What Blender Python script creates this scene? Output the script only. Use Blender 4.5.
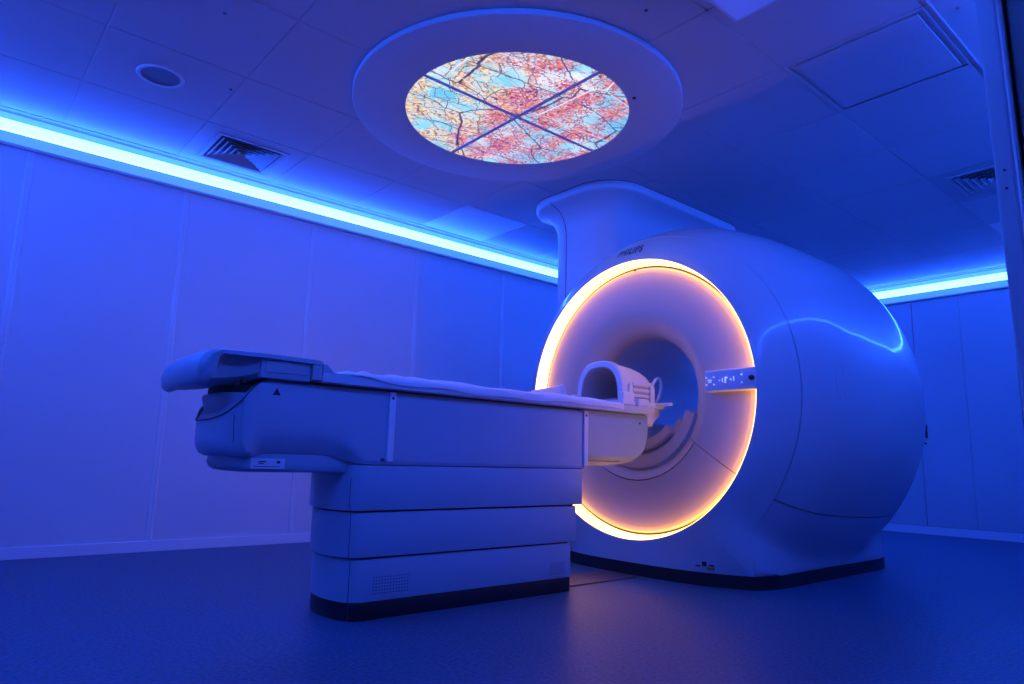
import bpy, bmesh, math, random
import numpy as np
from mathutils import Vector, Matrix

random.seed(7)
for o in list(bpy.data.objects): bpy.data.objects.remove(o)
SC = bpy.context.scene
COL = SC.collection
PI = math.pi

# ------------------------------------------------------------------ camera
FPX = 686.456
YAW, PITCH, ROLL = (math.radians(a) for a in (49.4972, 9.8336, 1.4631))
EYE = 0.574                       # camera height
ZC = 2.404                        # ceiling
XW, YB = -4.53, 7.253             # left wall, back wall
XR, YF = -0.28, -0.90             # right wall (with the doorway), front wall
fw = Vector((-math.sin(YAW)*math.cos(PITCH), math.cos(YAW)*math.cos(PITCH), math.sin(PITCH)))
rt = Vector((math.cos(YAW), math.sin(YAW), 0)); up = rt.cross(fw)
r2 = rt*math.cos(ROLL)+up*math.sin(ROLL); u2 = -rt*math.sin(ROLL)+up*math.cos(ROLL)
cd = bpy.data.cameras.new('camera'); cam = bpy.data.objects.new('camera', cd); COL.objects.link(cam)
cd.sensor_width = 36.0; cd.lens = FPX/1024*36; cd.clip_start = 0.02
cam.matrix_world = Matrix(((r2.x, u2.x, -fw.x, 0), (r2.y, u2.y, -fw.y, 0), (r2.z, u2.z, -fw.z, EYE), (0, 0, 0, 1)))
SC.camera = cam

# ------------------------------------------------------------------ world, exposure, light levels
w = bpy.data.worlds.new('world'); SC.world = w; w.use_nodes = True
w.node_tree.nodes['Background'].inputs[0].default_value = (0.02, 0.06, 0.5, 1)
w.node_tree.nodes['Background'].inputs[1].default_value = 0.1
SC.view_settings.view_transform = 'Standard'; SC.view_settings.look = 'None'
SC.view_settings.exposure = 0.0; SC.view_settings.gamma = 1.0; SC.view_settings.use_curve_mapping = False
LED_COLOR, LED_POWER = (0.015, 0.088, 1.0), 46.0
LENS_COLOR, LENS_POWER = (0.06, 0.27, 1.0), 0.92
RING_COLOR, RING_POWER = (1.0, 0.47, 0.085), 5.2
SKY_POWER = 1.0

# ------------------------------------------------------------------ materials
MATS = {}
def mat(name, col, rough=0.5, metal=0.0, coat=0.0, spec=0.5, bump=None, speck=None, emit=None):
    m = bpy.data.materials.new(name); m.use_nodes = True
    nt = m.node_tree; b = nt.nodes['Principled BSDF']
    b.inputs['Base Color'].default_value = (*col, 1); b.inputs['Roughness'].default_value = rough
    b.inputs['Metallic'].default_value = metal; b.inputs['Coat Weight'].default_value = coat
    b.inputs['Coat Roughness'].default_value = 0.05; b.inputs['Specular IOR Level'].default_value = spec
    tc = nt.nodes.new('ShaderNodeTexCoord')
    if speck:                                   # (scale, second colour, low, high)
        n = nt.nodes.new('ShaderNodeTexNoise'); n.inputs['Scale'].default_value = speck[0]; n.inputs['Detail'].default_value = 3
        nt.links.new(tc.outputs['Object'], n.inputs['Vector'])
        r = nt.nodes.new('ShaderNodeValToRGB')
        r.color_ramp.elements[0].position = speck[2]; r.color_ramp.elements[0].color = (*speck[1], 1)
        r.color_ramp.elements[1].position = speck[3]; r.color_ramp.elements[1].color = (*col, 1)
        nt.links.new(n.outputs['Fac'], r.inputs['Fac']); nt.links.new(r.outputs['Color'], b.inputs['Base Color'])
    if bump:                                    # (scale, strength)
        n = nt.nodes.new('ShaderNodeTexNoise'); n.inputs['Scale'].default_value = bump[0]; n.inputs['Detail'].default_value = 2
        nt.links.new(tc.outputs['Object'], n.inputs['Vector'])
        bp = nt.nodes.new('ShaderNodeBump'); bp.inputs['Strength'].default_value = bump[1]; bp.inputs['Distance'].default_value = 0.01
        nt.links.new(n.outputs['Fac'], bp.inputs['Height']); nt.links.new(bp.outputs['Normal'], b.inputs['Normal'])
    if emit:
        b.inputs['Emission Color'].default_value = (*emit[0], 1); b.inputs['Emission Strength'].default_value = emit[1]
    MATS[name] = m
    return m
mat('wall', (0.74, 0.75, 0.78), 0.38, bump=(3, 0.02), speck=(1.5, (0.70, 0.71, 0.75), 0.3, 0.7))
mat('batten', (0.80, 0.81, 0.84), 0.14)
mat('tile', (0.54, 0.56, 0.60), 0.8, bump=(220, 0.08), speck=(160, (0.50, 0.52, 0.56), 0.35, 0.6))
mat('grid', (0.50, 0.52, 0.56), 0.6)
mat('diffuser', (0.70, 0.72, 0.76), 0.35)
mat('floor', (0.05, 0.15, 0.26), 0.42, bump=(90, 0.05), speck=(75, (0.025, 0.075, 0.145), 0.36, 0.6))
mat('baseboard', (0.82, 0.83, 0.88), 0.3)
mat('cabinet', (0.55, 0.58, 0.64), 0.35, speck=(2, (0.52, 0.55, 0.61), 0.3, 0.7))
mat('frame_white', (0.62, 0.64, 0.68), 0.35, bump=(30, 0.02))
mat('steel', (0.20, 0.20, 0.19), 0.55, 0.6, bump=(60, 0.05))
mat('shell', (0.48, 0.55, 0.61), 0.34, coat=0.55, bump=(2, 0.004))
mat('duct', (0.60, 0.61, 0.64), 0.45, bump=(2, 0.004))
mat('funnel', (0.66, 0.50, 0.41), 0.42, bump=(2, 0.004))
mat('bore', (0.62, 0.64, 0.70), 0.3, bump=(3, 0.004))
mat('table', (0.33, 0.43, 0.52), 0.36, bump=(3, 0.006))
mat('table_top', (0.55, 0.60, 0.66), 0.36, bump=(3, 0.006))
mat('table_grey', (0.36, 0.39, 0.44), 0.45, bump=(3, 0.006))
mat('rail', (0.74, 0.75, 0.78), 0.3)
mat('pad', (0.88, 0.88, 0.90), 0.75, bump=(25, 0.25))
mat('coil', (0.80, 0.78, 0.77), 0.35, bump=(4, 0.004))
mat('coil_inner', (0.58, 0.45, 0.40), 0.7, bump=(20, 0.05))
mat('plinth', (0.012, 0.012, 0.016), 0.5, bump=(20, 0.02))
mat('dark', (0.02, 0.02, 0.025), 0.5, bump=(20, 0.02))
mat('seam', (0.08, 0.08, 0.10), 0.7, bump=(20, 0.02))
mat('ink', (0.015, 0.02, 0.07), 0.4, bump=(20, 0.01))
mat('ink_yellow', (0.35, 0.28, 0.03), 0.5, bump=(20, 0.01))
mat('paper', (0.72, 0.72, 0.74), 0.5, bump=(20, 0.01))
mat('panel_plastic', (0.62, 0.64, 0.72), 0.35, bump=(8, 0.01))
mat('button', (0.92, 0.92, 0.95), 0.25, emit=((0.6, 0.65, 1.0), 0.7))
mat('metal_plate', (0.18, 0.15, 0.14), 0.35, 0.6, bump=(40, 0.03))
mat('vent', (0.46, 0.48, 0.52), 0.65, bump=(20, 0.01))
mat('speaker_mesh', (0.16, 0.17, 0.20), 0.7, bump=(500, 0.5))
mat('lamp_face', (0.70, 0.72, 0.76), 0.35, emit=((0.02, 0.09, 1.0), 0.30))  # faint emission added to brighten the lamp face
mat('panel_face', (0.60, 0.62, 0.66), 0.5, bump=(20, 0.01))
mat('led', (0.9, 0.9, 0.9), 0.4, emit=(LED_COLOR, LED_POWER))
mat('led_glow', (0.6, 0.6, 0.65), 0.35, emit=((0.05, 0.24, 1.0), 1.7))
mat('led_lens', (0.6, 0.6, 0.65), 0.35, emit=(LENS_COLOR, LENS_POWER))
mat('bore_fill_led', (0.9, 0.9, 0.9), 0.4, emit=((0.02, 0.10, 1.0), 11.0))
mat('ring', (0.9, 0.85, 0.8), 0.4, emit=(RING_COLOR, RING_POWER))

def sky_material():
    """backlit print: autumn branches against a pale blue sky"""
    m = bpy.data.materials.new('autumn_print'); m.use_nodes = True
    nt = m.node_tree; N = nt.nodes; L = nt.links
    b = N['Principled BSDF']; b.inputs['Roughness'].default_value = 0.4; b.inputs['Base Color'].default_value = (0.3, 0.3, 0.3, 1)
    tc = N.new('ShaderNodeTexCoord'); P = tc.outputs['Object']
    def noise(scale, detail=3, vec=P, dist=0.0, off=0):
        n = N.new('ShaderNodeTexNoise'); n.inputs['Scale'].default_value = scale; n.inputs['Detail'].default_value = detail
        n.inputs['Distortion'].default_value = dist
        mp = N.new('ShaderNodeMapping'); mp.inputs['Location'].default_value = (off, off*1.7, 0)
        L.new(vec, mp.inputs['Vector']); L.new(mp.outputs['Vector'], n.inputs['Vector']); return n
    def ramp(src, stops, interp='LINEAR'):
        r = N.new('ShaderNodeValToRGB'); r.color_ramp.interpolation = interp
        e = r.color_ramp.elements
        while len(e) < len(stops): e.new(0.5)
        for k, (p, c) in enumerate(stops): e[k].position = p; e[k].color = (*c, 1) if len(c) == 3 else c
        L.new(src, r.inputs['Fac']); return r.outputs['Color']
    def mix(f, a, c):
        x = N.new('ShaderNodeMix'); x.data_type = 'RGBA'
        if hasattr(f, 'is_linked'): L.new(f, x.inputs['Factor'])
        else: x.inputs['Factor'].default_value = f
        L.new(a, x.inputs['A']); L.new(c, x.inputs['B']); return x.outputs['Result']
    def math_(op, a, c):
        x = N.new('ShaderNodeMath'); x.operation = op
        for i, v in enumerate((a, c)):
            if isinstance(v, (int, float)): x.inputs[i].default_value = v
            else: L.new(v, x.inputs[i])
        return x.outputs[0]
    sep = N.new('ShaderNodeSeparateXYZ'); L.new(P, sep.inputs[0])
    sky = ramp(noise(3.5, 4).outputs['Fac'], [(0.35, (0.10, 0.62, 0.86)), (0.5, (0.30, 0.80, 0.95)), (0.62, (0.85, 0.95, 1.0))])
    # leaves: voronoi cells of random warm colour
    vor = N.new('ShaderNodeTexVoronoi'); vor.voronoi_dimensions = '2D'; vor.inputs['Scale'].default_value = 78; L.new(P, vor.inputs['Vector'])
    sc = N.new('ShaderNodeSeparateColor'); L.new(vor.outputs['Color'], sc.inputs[0])
    reds = ramp(sc.outputs[0], [(0.0, (0.08, 0.02, 0.06)), (0.2, (0.60, 0.05, 0.05)), (0.4, (0.90, 0.20, 0.06)), (0.6, (0.90, 0.36, 0.16)), (0.8, (0.55, 0.20, 0.40)), (1.0, (1.0, 0.62, 0.35))])
    golds = ramp(sc.outputs[0], [(0.0, (0.25, 0.14, 0.03)), (0.3, (0.95, 0.55, 0.10)), (0.6, (0.98, 0.80, 0.40)), (1.0, (1.0, 0.95, 0.75))])
    # gold towards the camera-left quarter (low y, low x) and in patches
    side = math_('ADD', math_('MULTIPLY', sep.outputs['Y'], -1.1), math_('MULTIPLY', sep.outputs['X'], -0.35))
    gfac = ramp(math_('ADD', math_('MULTIPLY', side, 0.75), noise(4, 2, off=3).outputs['Fac']), [(0.55, (0, 0, 0)), (0.72, (1, 1, 1))])
    leaf = mix(gfac, reds, golds)
    lm = math_('ADD', noise(5.0, 2, off=8).outputs['Fac'], math_('MULTIPLY', noise(70, 3, off=5).outputs['Fac'], 1.0))
    lmask = ramp(math_('MULTIPLY', lm, 0.9), [(0.84, (0, 0, 0)), (0.89, (1, 1, 1))])
    col = mix(lmask, sky, leaf)
    # branches: edges of big warped voronoi cells
    def branch(scale, width, off, warp):
        nz = noise(5, 3, off=off); sub = N.new('ShaderNodeVectorMath'); sub.operation = 'SCALE'; sub.inputs['Scale'].default_value = warp
        L.new(nz.outputs['Color'], sub.inputs[0])
        ad = N.new('ShaderNodeVectorMath'); L.new(P, ad.inputs[0]); L.new(sub.outputs[0], ad.inputs[1])
        mp = N.new('ShaderNodeMapping'); mp.inputs['Rotation'].default_value = (0, 0, 0.9); mp.inputs['Scale'].default_value = (1, 0.45, 1)
        L.new(ad.outputs[0], mp.inputs['Vector'])
        v = N.new('ShaderNodeTexVoronoi'); v.voronoi_dimensions = '2D'; v.feature = 'DISTANCE_TO_EDGE'; v.inputs['Scale'].default_value = scale
        L.new(mp.outputs['Vector'], v.inputs['Vector'])
        return ramp(v.outputs['Distance'], [(width*0.6, (1, 1, 1)), (width, (0, 0, 0))])
    dk = N.new('ShaderNodeRGB'); dk.outputs[0].default_value = (0.05, 0.02, 0.05, 1)
    wh = N.new('ShaderNodeRGB'); wh.outputs[0].default_value = (0.95, 0.93, 0.95, 1)
    br = N.new('ShaderNodeRGB'); br.outputs[0].default_value = (0.20, 0.09, 0.04, 1)
    col = mix(branch(19.0, 0.030, 2.0, 0.08), col, br.outputs[0])
    col = mix(branch(10.0, 0.020, 1.0, 0.12), col, br.outputs[0])
    col = mix(branch(4.5, 0.018, 4.0, 0.10), col, dk.outputs[0])
    col = mix(math_('MULTIPLY', branch(3.4, 0.008, 6.0, 0.04), math_('GREATER_THAN', sep.outputs['X'], 0.06)), col, wh.outputs[0])
    L.new(col, b.inputs['Emission Color']); b.inputs['Emission Strength'].default_value = SKY_POWER
    MATS['print'] = m
sky_material()

# ------------------------------------------------------------------ helpers
def link(name, me, m=None, parent=None, smooth=None):
    o = bpy.data.objects.new(name, me); COL.objects.link(o)
    if m and not me.materials: me.materials.append(MATS[m])
    if parent: o.parent = parent
    if smooth is not None:
        me.shade_smooth()
        if smooth: me.set_sharp_from_angle(angle=math.radians(smooth))
    return o
def obj(name, bm, m, parent=None, smooth=None, recalc=True):
    if recalc: bmesh.ops.recalc_face_normals(bm, faces=bm.faces[:])
    me = bpy.data.meshes.new(name); bm.to_mesh(me); bm.free()
    return link(name, me, m, parent, smooth)
def thing(name, label, cat, loc=(0, 0, 0), group=None):
    o = bpy.data.objects.new(name, None); COL.objects.link(o); o.location = loc
    o['label'] = label; o['category'] = cat
    if group: o['group'] = group
    return o
def tag(o, label, cat, group=None):
    o['label'] = label; o['category'] = cat
    if group: o['group'] = group
    return o
def struct(o): o['kind'] = 'structure'; return o
def box(bm, x0, x1, y0, y1, z0, z1, bev=0, seg=2):
    vs = [bm.verts.new(p) for p in ((x0, y0, z0), (x1, y0, z0), (x1, y1, z0), (x0, y1, z0), (x0, y0, z1), (x1, y0, z1), (x1, y1, z1), (x0, y1, z1))]
    fs = [bm.faces.new([vs[i] for i in f]) for f in ((3, 2, 1, 0), (4, 5, 6, 7), (0, 1, 5, 4), (1, 2, 6, 5), (2, 3, 7, 6), (3, 0, 4, 7))]
    if bev:
        es = list({e for f in fs for e in f.edges})
        bmesh.ops.bevel(bm, geom=es, offset=bev, segments=seg, profile=0.6, affect='EDGES')
    return bm
def bx(*a, **k): return box(bmesh.new(), *a, **k)
def cbox(cx, cy, cz, sx, sy, sz, bev=0, seg=2): return bx(cx-sx/2, cx+sx/2, cy-sy/2, cy+sy/2, cz-sz/2, cz+sz/2, bev=bev, seg=seg)
def loft(bm, rings, closed=True, cap=True):
    R = [[bm.verts.new(p) for p in r] for r in rings]
    n = len(R[0])
    for a, b in zip(R, R[1:]):
        for i in range(n if closed else n-1):
            j = (i+1) % n
            try: bm.faces.new((a[i], a[j], b[j], b[i]))
            except ValueError: pass
    if cap and closed:
        bm.faces.new(R[0][::-1]); bm.faces.new(R[-1])
    return R
def prism_x(bm, pts, x0, x1, bev=0, seg=2):
    """polygon in (y, z) extruded along x"""
    a = [bm.verts.new((x0, y, z)) for y, z in pts]; b = [bm.verts.new((x1, y, z)) for y, z in pts]
    n = len(pts); fs = [bm.faces.new(a[::-1]), bm.faces.new(b)]
    for i in range(n): fs.append(bm.faces.new((a[i], a[(i+1) % n], b[(i+1) % n], b[i])))
    if bev:
        es = list({e for f in fs[:2] for e in f.edges})
        bmesh.ops.bevel(bm, geom=es, offset=bev, segments=seg, profile=0.6, affect='EDGES')
    return bm
def prism_z(bm, pts, z0, z1, bev=0, seg=2):
    a = [bm.verts.new((x, y, z0)) for x, y in pts]; b = [bm.verts.new((x, y, z1)) for x, y in pts]
    n = len(pts); fs = [bm.faces.new(a[::-1]), bm.faces.new(b)]
    for i in range(n): fs.append(bm.faces.new((a[i], a[(i+1) % n], b[(i+1) % n], b[i])))
    if bev:
        es = list({e for f in fs[:2] for e in f.edges})
        bmesh.ops.bevel(bm, geom=es, offset=bev, segments=seg, profile=0.6, affect='EDGES')
    return bm
def tube(bm, pts, r, n=8, cap=True):
    pts = [Vector(p) for p in pts]; rings = []
    for i, p in enumerate(pts):
        t = (pts[min(i+1, len(pts)-1)]-pts[max(i-1, 0)]).normalized()
        a = t.cross(Vector((0, 0, 1)) if abs(t.z) < 0.9 else Vector((1, 0, 0))).normalized(); b = t.cross(a)
        rings.append([p+(a*math.cos(k*2*PI/n)+b*math.sin(k*2*PI/n))*r for k in range(n)])
    loft(bm, rings, True, cap); return bm
def disc(bm, c, r, h, axis='z', n=24):
    c = Vector(c)
    def P(k, d):
        u, v = r*math.cos(2*PI*k/n), r*math.sin(2*PI*k/n)
        return c+(Vector((u, v, d)) if axis == 'z' else Vector((u, d, v)) if axis == 'y' else Vector((d, u, v)))
    loft(bm, [[P(k, 0) for k in range(n)], [P(k, h) for k in range(n)]]); return bm
def lathe_y(bm, prof, xc, zc, n=96, a0=0, a1=2*PI):
    """revolve (r, y) profile about the y axis through (xc, zc)"""
    full = abs(a1-a0-2*PI) < 1e-6
    m = n if full else n+1
    rings = [[(xc+r*math.cos(a0+(a1-a0)*k/n), y, zc+r*math.sin(a0+(a1-a0)*k/n)) for k in range(m)] for r, y in prof]
    loft(bm, rings, full, False); return bm
def annulus(bm, cx, cy, prof, n=96):
    """revolve closed (r, z) profile about a vertical axis"""
    rings = [[(cx+r*math.cos(2*PI*k/n), cy+r*math.sin(2*PI*k/n), z) for k in range(n)] for r, z in prof]
    loft(bm, rings+[rings[0]], True, False); bmesh.ops.remove_doubles(bm, verts=bm.verts[:], dist=1e-6); return bm
def text_mesh(body, size, extrude, bold=0.0):
    c = bpy.data.curves.new('lettering', 'FONT'); c.body = body; c.size = size; c.extrude = extrude; c.offset = bold
    c.space_character = 1.18; c.align_x = 'CENTER'; c.align_y = 'CENTER'; c.resolution_u = 3
    o = bpy.data.objects.new('lettering', c); COL.objects.link(o)
    dg = bpy.context.evaluated_depsgraph_get(); dg.update()
    me = bpy.data.meshes.new_from_object(o.evaluated_get(dg))
    bpy.data.objects.remove(o); bpy.data.curves.remove(c)
    return me
def rrect(x0, x1, y0, y1, r, z, n=10):
    out = []
    for cx, cy, a in ((x1-r, y0+r, -PI/2), (x1-r, y1-r, 0), (x0+r, y1-r, PI/2), (x0+r, y0+r, PI)):
        for k in range(n+1):
            b = a+PI/2*k/n; out.append((cx+r*math.cos(b), cy+r*math.sin(b), z))
    return out
def interp(x, xs, ys): return float(np.interp(x, xs, ys))
def smooth_interp(x, xs, ys):
    """monotone-ish cubic through the knots"""
    xs = np.array(xs); ys = np.array(ys); i = int(np.clip(np.searchsorted(xs, x)-1, 0, len(xs)-2))
    m = np.gradient(ys, xs); h = xs[i+1]-xs[i]; t = min(max((x-xs[i])/h, 0), 1)
    return float((2*t**3-3*t**2+1)*ys[i]+(t**3-2*t**2+t)*h*m[i]+(-2*t**3+3*t**2)*ys[i+1]+(t**3-t**2)*h*m[i+1])

# ================================================================== THE ROOM
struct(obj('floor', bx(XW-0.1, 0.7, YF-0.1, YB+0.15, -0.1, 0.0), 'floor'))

# ceiling: backing plate with tiles hung below it
ceil_o = struct(obj('ceiling', bx(XW-0.1, XR+0.26, YF-0.1, YB+0.15, ZC+0.014, ZC+0.1), 'grid'))
GX = [-4.45, -3.845, -3.24, -2.635, -2.03, -1.425, -0.83, -0.36]
GY = [-0.82]+[0.40+0.605*i for i in range(-1, 12)]+[7.173]
tile_cache = {}
def tile_mesh(sx, sy):
    k = (round(sx, 3), round(sy, 3))
    if k not in tile_cache:
        me = bpy.data.meshes.new('ceiling_tile'); b = cbox(0, 0, 0.007, sx, sy, 0.014, bev=0.0025, seg=1)
        bmesh.ops.recalc_face_normals(b, faces=b.faces[:]); b.to_mesh(me); b.free(); me.materials.append(MATS['tile']); tile_cache[k] = me
    return tile_cache[k]
skip = {(5, 6): 'access', (0, 6): 'light', (0, 3): 'vent', (5, 9): 'vent', (5, 11): 'light'}
cells = {}
for i in range(len(GX)-1):
    for j in range(len(GY)-1):
        x0, x1, y0, y1 = GX[i], GX[i+1], GY[j], GY[j+1]
        cells[(i, j)] = (x0, x1, y0, y1)
        if (i, j) in skip: continue
        t = bpy.data.objects.new('ceiling_tile', tile_mesh(x1-x0-0.005, y1-y0-0.005)); COL.objects.link(t)
        t.parent = ceil_o; t.location = ((x0+x1)/2, (y0+y1)/2, ZC+random.uniform(-0.0008, 0.0008))
for x in GX[1:-1]:
    obj('grid_bar', bx(x-0.012, x+0.012, YF, YB, ZC+0.0025, ZC+0.0139), 'grid', ceil_o)
for y in GY[1:-1]:
    obj('grid_bar', bx(-4.4535, -0.3565, y-0.012, y+0.012, ZC+0.0025, ZC+0.0139), 'grid', ceil_o)
# narrow edge trim between tiles and walls
for n_, (a, b, c, d) in enumerate(((XW, -4.4535, YF, YB), (-0.3565, XR, YF, YB), (-4.4535, -0.3565, YF, -0.8235), (-4.4535, -0.3565, 7.1765, YB))):
    struct(obj('trim_%d' % (n_+1), bx(a, b, c, d, ZC-0.002, ZC+0.014), 'tile'))

# walls
wl = struct(obj('wall_left', bx(XW-0.1, XW-0.006, YF-0.1, YB+0.15, 0, ZC+0.014), 'wall'))
SE = [-0.58, 0.285, 1.11, 1.975, 2.855, 3.75, 4.62, 5.49, 6.36]
ed = [YF]+SE+[YB]
for a, b in zip(ed, ed[1:]):
    obj('wall_panel', bx(XW-0.006, XW, a+0.004, b-0.004, 0.0, ZC-0.002, bev=0.0015, seg=1), 'wall', wl)
for s in SE:
    bm = bmesh.new(); pr = [(-0.021, 0), (-0.019, 0.004), (-0.012, 0.0065), (-0.004, 0.007), (-0.002, 0.0045), (0.002, 0.0045), (0.004, 0.007), (0.012, 0.0065), (0.019, 0.004), (0.021, 0)]
    loft(bm, [[(XW+d, s+u, z) for u, d in pr] for z in (0.07, 2.225)])
    obj('batten', bm, 'batten', wl, smooth=40)
wb = struct(obj('wall_back', bx(XW-0.1, 0.0, YB+0.006, YB+0.15, 0, ZC+0.014), 'wall'))
for a, b in ((XW, -4.10), (-4.10, -3.69), (-3.69, -3.28), (-3.28, -2.87), (-0.41, XR)):
    obj('wall_panel', bx(a+0.004, b-0.004, YB, YB+0.006, 0, ZC-0.002, bev=0.0015, seg=1), 'cabinet', wb)
wf = struct(obj('wall_front', bx(XW-0.1, 0.0, YF-0.1, YF, 0, ZC+0.014), 'wall'))
DJ0, DJ1, DH = -0.72, 1.242, 2.06       # doorway in the right wall
wr = struct(obj('wall_right', bx(XR, XR+0.24, DJ1+0.14, YB, 0, ZC+0.014), 'wall'))
obj('wall_panel', bx(XR, XR+0.24, YF, DJ0-0.14, 0, ZC+0.014), 'wall', wr)
obj('wall_panel', bx(XR, XR+0.24, DJ0-0.14, DJ1+0.14, DH+0.14, ZC+0.014), 'wall', wr)
# baseboards
struct(obj('baseboard_left', prism_z(bmesh.new(), [(XW, YF), (XW+0.012, YF), (XW+0.012, YB), (XW, YB)], 0, 0.062, bev=0.003), 'baseboard'))
struct(obj('baseboard_back', bx(XW+0.012, XR, YB-0.012, YB, 0, 0.075, bev=0.003), 'baseboard'))
struct(obj('baseboard_right', bx(XR-0.012, XR, DJ1+0.14, YB-0.012, 0, 0.062, bev=0.003), 'baseboard'))
struct(obj('baseboard_front', bx(XW+0.012, XR, YF, YF+0.012, 0, 0.062, bev=0.003), 'baseboard'))

# doorway: frame posts and steel reveal, just at the right edge of the picture
dr = bpy.data.objects.new('door_1', None); COL.objects.link(dr); dr.location = (XR, DJ1, 0); struct(dr)
dr['label'] = 'white doorway frame with steel reveal close to the camera'
def part(name, bm, m, parent, smooth=None, root=None):
    o = obj(name, bm, m, parent, smooth)
    if parent.parent is None: o.matrix_parent_inverse = Matrix.Translation(-parent.location)
    return o
part('frame_post', bx(XR-0.010, XR+0.018, DJ1, DJ1+0.14, 0, DH+0.14, bev=0.004), 'frame_white', dr)
part('edge_bead', tube(bmesh.new(), [(XR+0.022, DJ1+0.003, 0), (XR+0.022, DJ1+0.003, DH)], 0.005, 8), 'rail', dr, smooth=40)
part('steel_reveal', bx(XR+0.027, XR+0.24, DJ1+0.014, DJ1+0.14, 0, DH+0.14, bev=0.003), 'steel', dr)
part('frame_post', bx(XR-0.012, XR+0.026, DJ0-0.14, DJ0, 0, DH+0.14, bev=0.004), 'frame_white', dr)
part('steel_reveal', bx(XR+0.036, XR+0.24, DJ0-0.14, DJ0-0.018, 0, DH+0.14, bev=0.003), 'steel', dr)
part('frame_head', bx(XR-0.012, XR+0.24, DJ0, DJ1, DH, DH+0.14, bev=0.004), 'frame_white', dr)
for o in [c for c in COL.objects if c.parent == dr and c.data.vertices[0].co.y > 1.0]:
    for v in o.data.vertices: v.co.y -= 0.055*(v.co.z-1.34)          # the photographed post is slightly out of plumb
for z in (1.02, 1.05):
    part('screw', disc(bmesh.new(), (XR+0.004, DJ1-0.0015-0.055*(z-1.34), z), 0.002, 0.002, 'y', 10), 'dark', dr)

# cove light strips along the four walls
def cove(label, p0, p1, inward, group='blue cove lights around the ceiling'):
    """p0-p1 along the wall (xy), inward = unit normal into the room"""
    p0 = Vector(p0); p1 = Vector(p1); n = Vector(inward)
    t = thing('cove_light', label, 'cove light', (*((p0+p1)/2), 2.225), group)
    def ex(name, prof, m, cap=True):
        bm = bmesh.new()
        loft(bm, [[(q.x+n.x*d, q.y+n.y*d, z) for d, z in prof] for q in (p0, p1)], True, cap)
        o = part(name, bm, m, t); return o
    ex('channel', [(0.0, 2.214), (0.030, 2.214), (0.034, 2.226), (0.008, 2.230), (0.008, 2.296), (0.0, 2.296)], 'frame_white')
    ex('lower_lens', [(0.0085, 2.2305), (0.0345, 2.2265), (0.040, 2.285), (0.0085, 2.290)], 'led_lens')
    ex('light_strip', [(0.001, 2.297), (0.034, 2.297), (0.031, 2.356), (0.001, 2.356)], 'led')
    ex('upper_glow', [(0.001, 2.3565), (0.0305, 2.3565), (0.024, 2.385), (0.010, 2.4015), (0.001, 2.4015)], 'led_glow')  # added glowing band, imitates the light fading out above the strip
    return t
cove('blue cove light strip along the long panelled wall', (XW, YF), (XW, YB), (1, 0))
cove('blue cove light strip above the cupboards behind the scanner', (XW+0.05, YB), (XR-0.05, YB), (0, -1))
cove('blue cove light strip on the doorway wall', (XR, YF+0.05), (XR, YB), (-1, 0))
cove('blue cove light strip behind the camera on the short end wall', (XW+0.05, YF), (XR-0.05, YF), (0, 1))

# built-in cupboards in the back wall
def cupboard(xm, label):
    t = thing('cupboard', label, 'cupboard', (xm, YB, 0), 'tall built-in cupboards')
    part('body', bx(xm-0.4065, xm+0.4065, YB+0.0005, YB+0.0055, 0.0, ZC-0.2), 'seam', t)
    for s in (-1, 1):
        x0, x1 = (xm-0.4065, xm-0.003) if s < 0 else (xm+0.003, xm+0.4065)
        d = part('door', bx(x0, x1, YB-0.016, YB, 0.078, 2.208, bev=0.002), 'cabinet', t)
        if s > 0:
            part('handle', bx(xm+0.040, xm+0.062, YB-0.023, YB-0.0165, 0.885, 1.015, bev=0.003), 'dark', d)
            part('lock', disc(bmesh.new(), (xm+0.036, YB-0.0165, 0.835), 0.011, -0.004, 'y', 14), 'dark', d)
cupboard(-2.455, 'tall flush cupboard partly hidden by the scanner')
cupboard(-1.64, 'tall flush cupboard beside the doorway frame')
cupboard(-0.82, 'tall flush cupboard at the far end by the doorway wall')

# ------------------------------------------------------------------ ceiling fittings
# round backlit picture ceiling
SX, SY = -2.585, 2.203
sk = thing('ceiling_picture_light', 'round backlit ceiling panel printed with autumn branches in a white disc', 'ceiling light', (SX, SY, ZC-0.03))
bm = annulus(bmesh.new(), SX, SY, [(0.588, ZC-0.026), (0.845, ZC-0.026), (0.854, ZC-0.023), (0.858, ZC-0.017), (0.858, ZC-0.001), (0.588, ZC-0.001)], 128)
part('surround', bm, 'tile', sk, smooth=35)
for sx in (-1, 1):
    for sy in (-1, 1):
        bm = bmesh.new(); g = 0.011
        pts = [(SX+sx*g, SY+sy*g)]
        a0 = math.asin(g/0.587); a1 = PI/2-a0
        for k in range(25):
            a = a0+(a1-a0)*k/24
            pts.append((SX+sx*0.587*math.cos(a), SY+sy*0.587*math.sin(a)))
        prism_z(bm, pts, ZC-0.024, ZC-0.010)
        o = obj('print_panel', bm, 'print', None); bpy.context.view_layer.update()
        # centre the print's own coordinates on the disc
        o.data.transform(Matrix.Translation((-SX, -SY, -(ZC-0.024)))); o.parent = sk; o.location = (0, 0, 0.006)
part('divider', bx(SX-0.587, SX+0.587, SY-0.011, SY+0.011, ZC-0.027, ZC-0.010, bev=0.002), 'frame_white', sk)
part('divider', bx(SX-0.011, SX+0.011, SY-0.587, SY+0.587, ZC-0.0265, ZC-0.010, bev=0.002), 'frame_white', sk)

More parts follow.
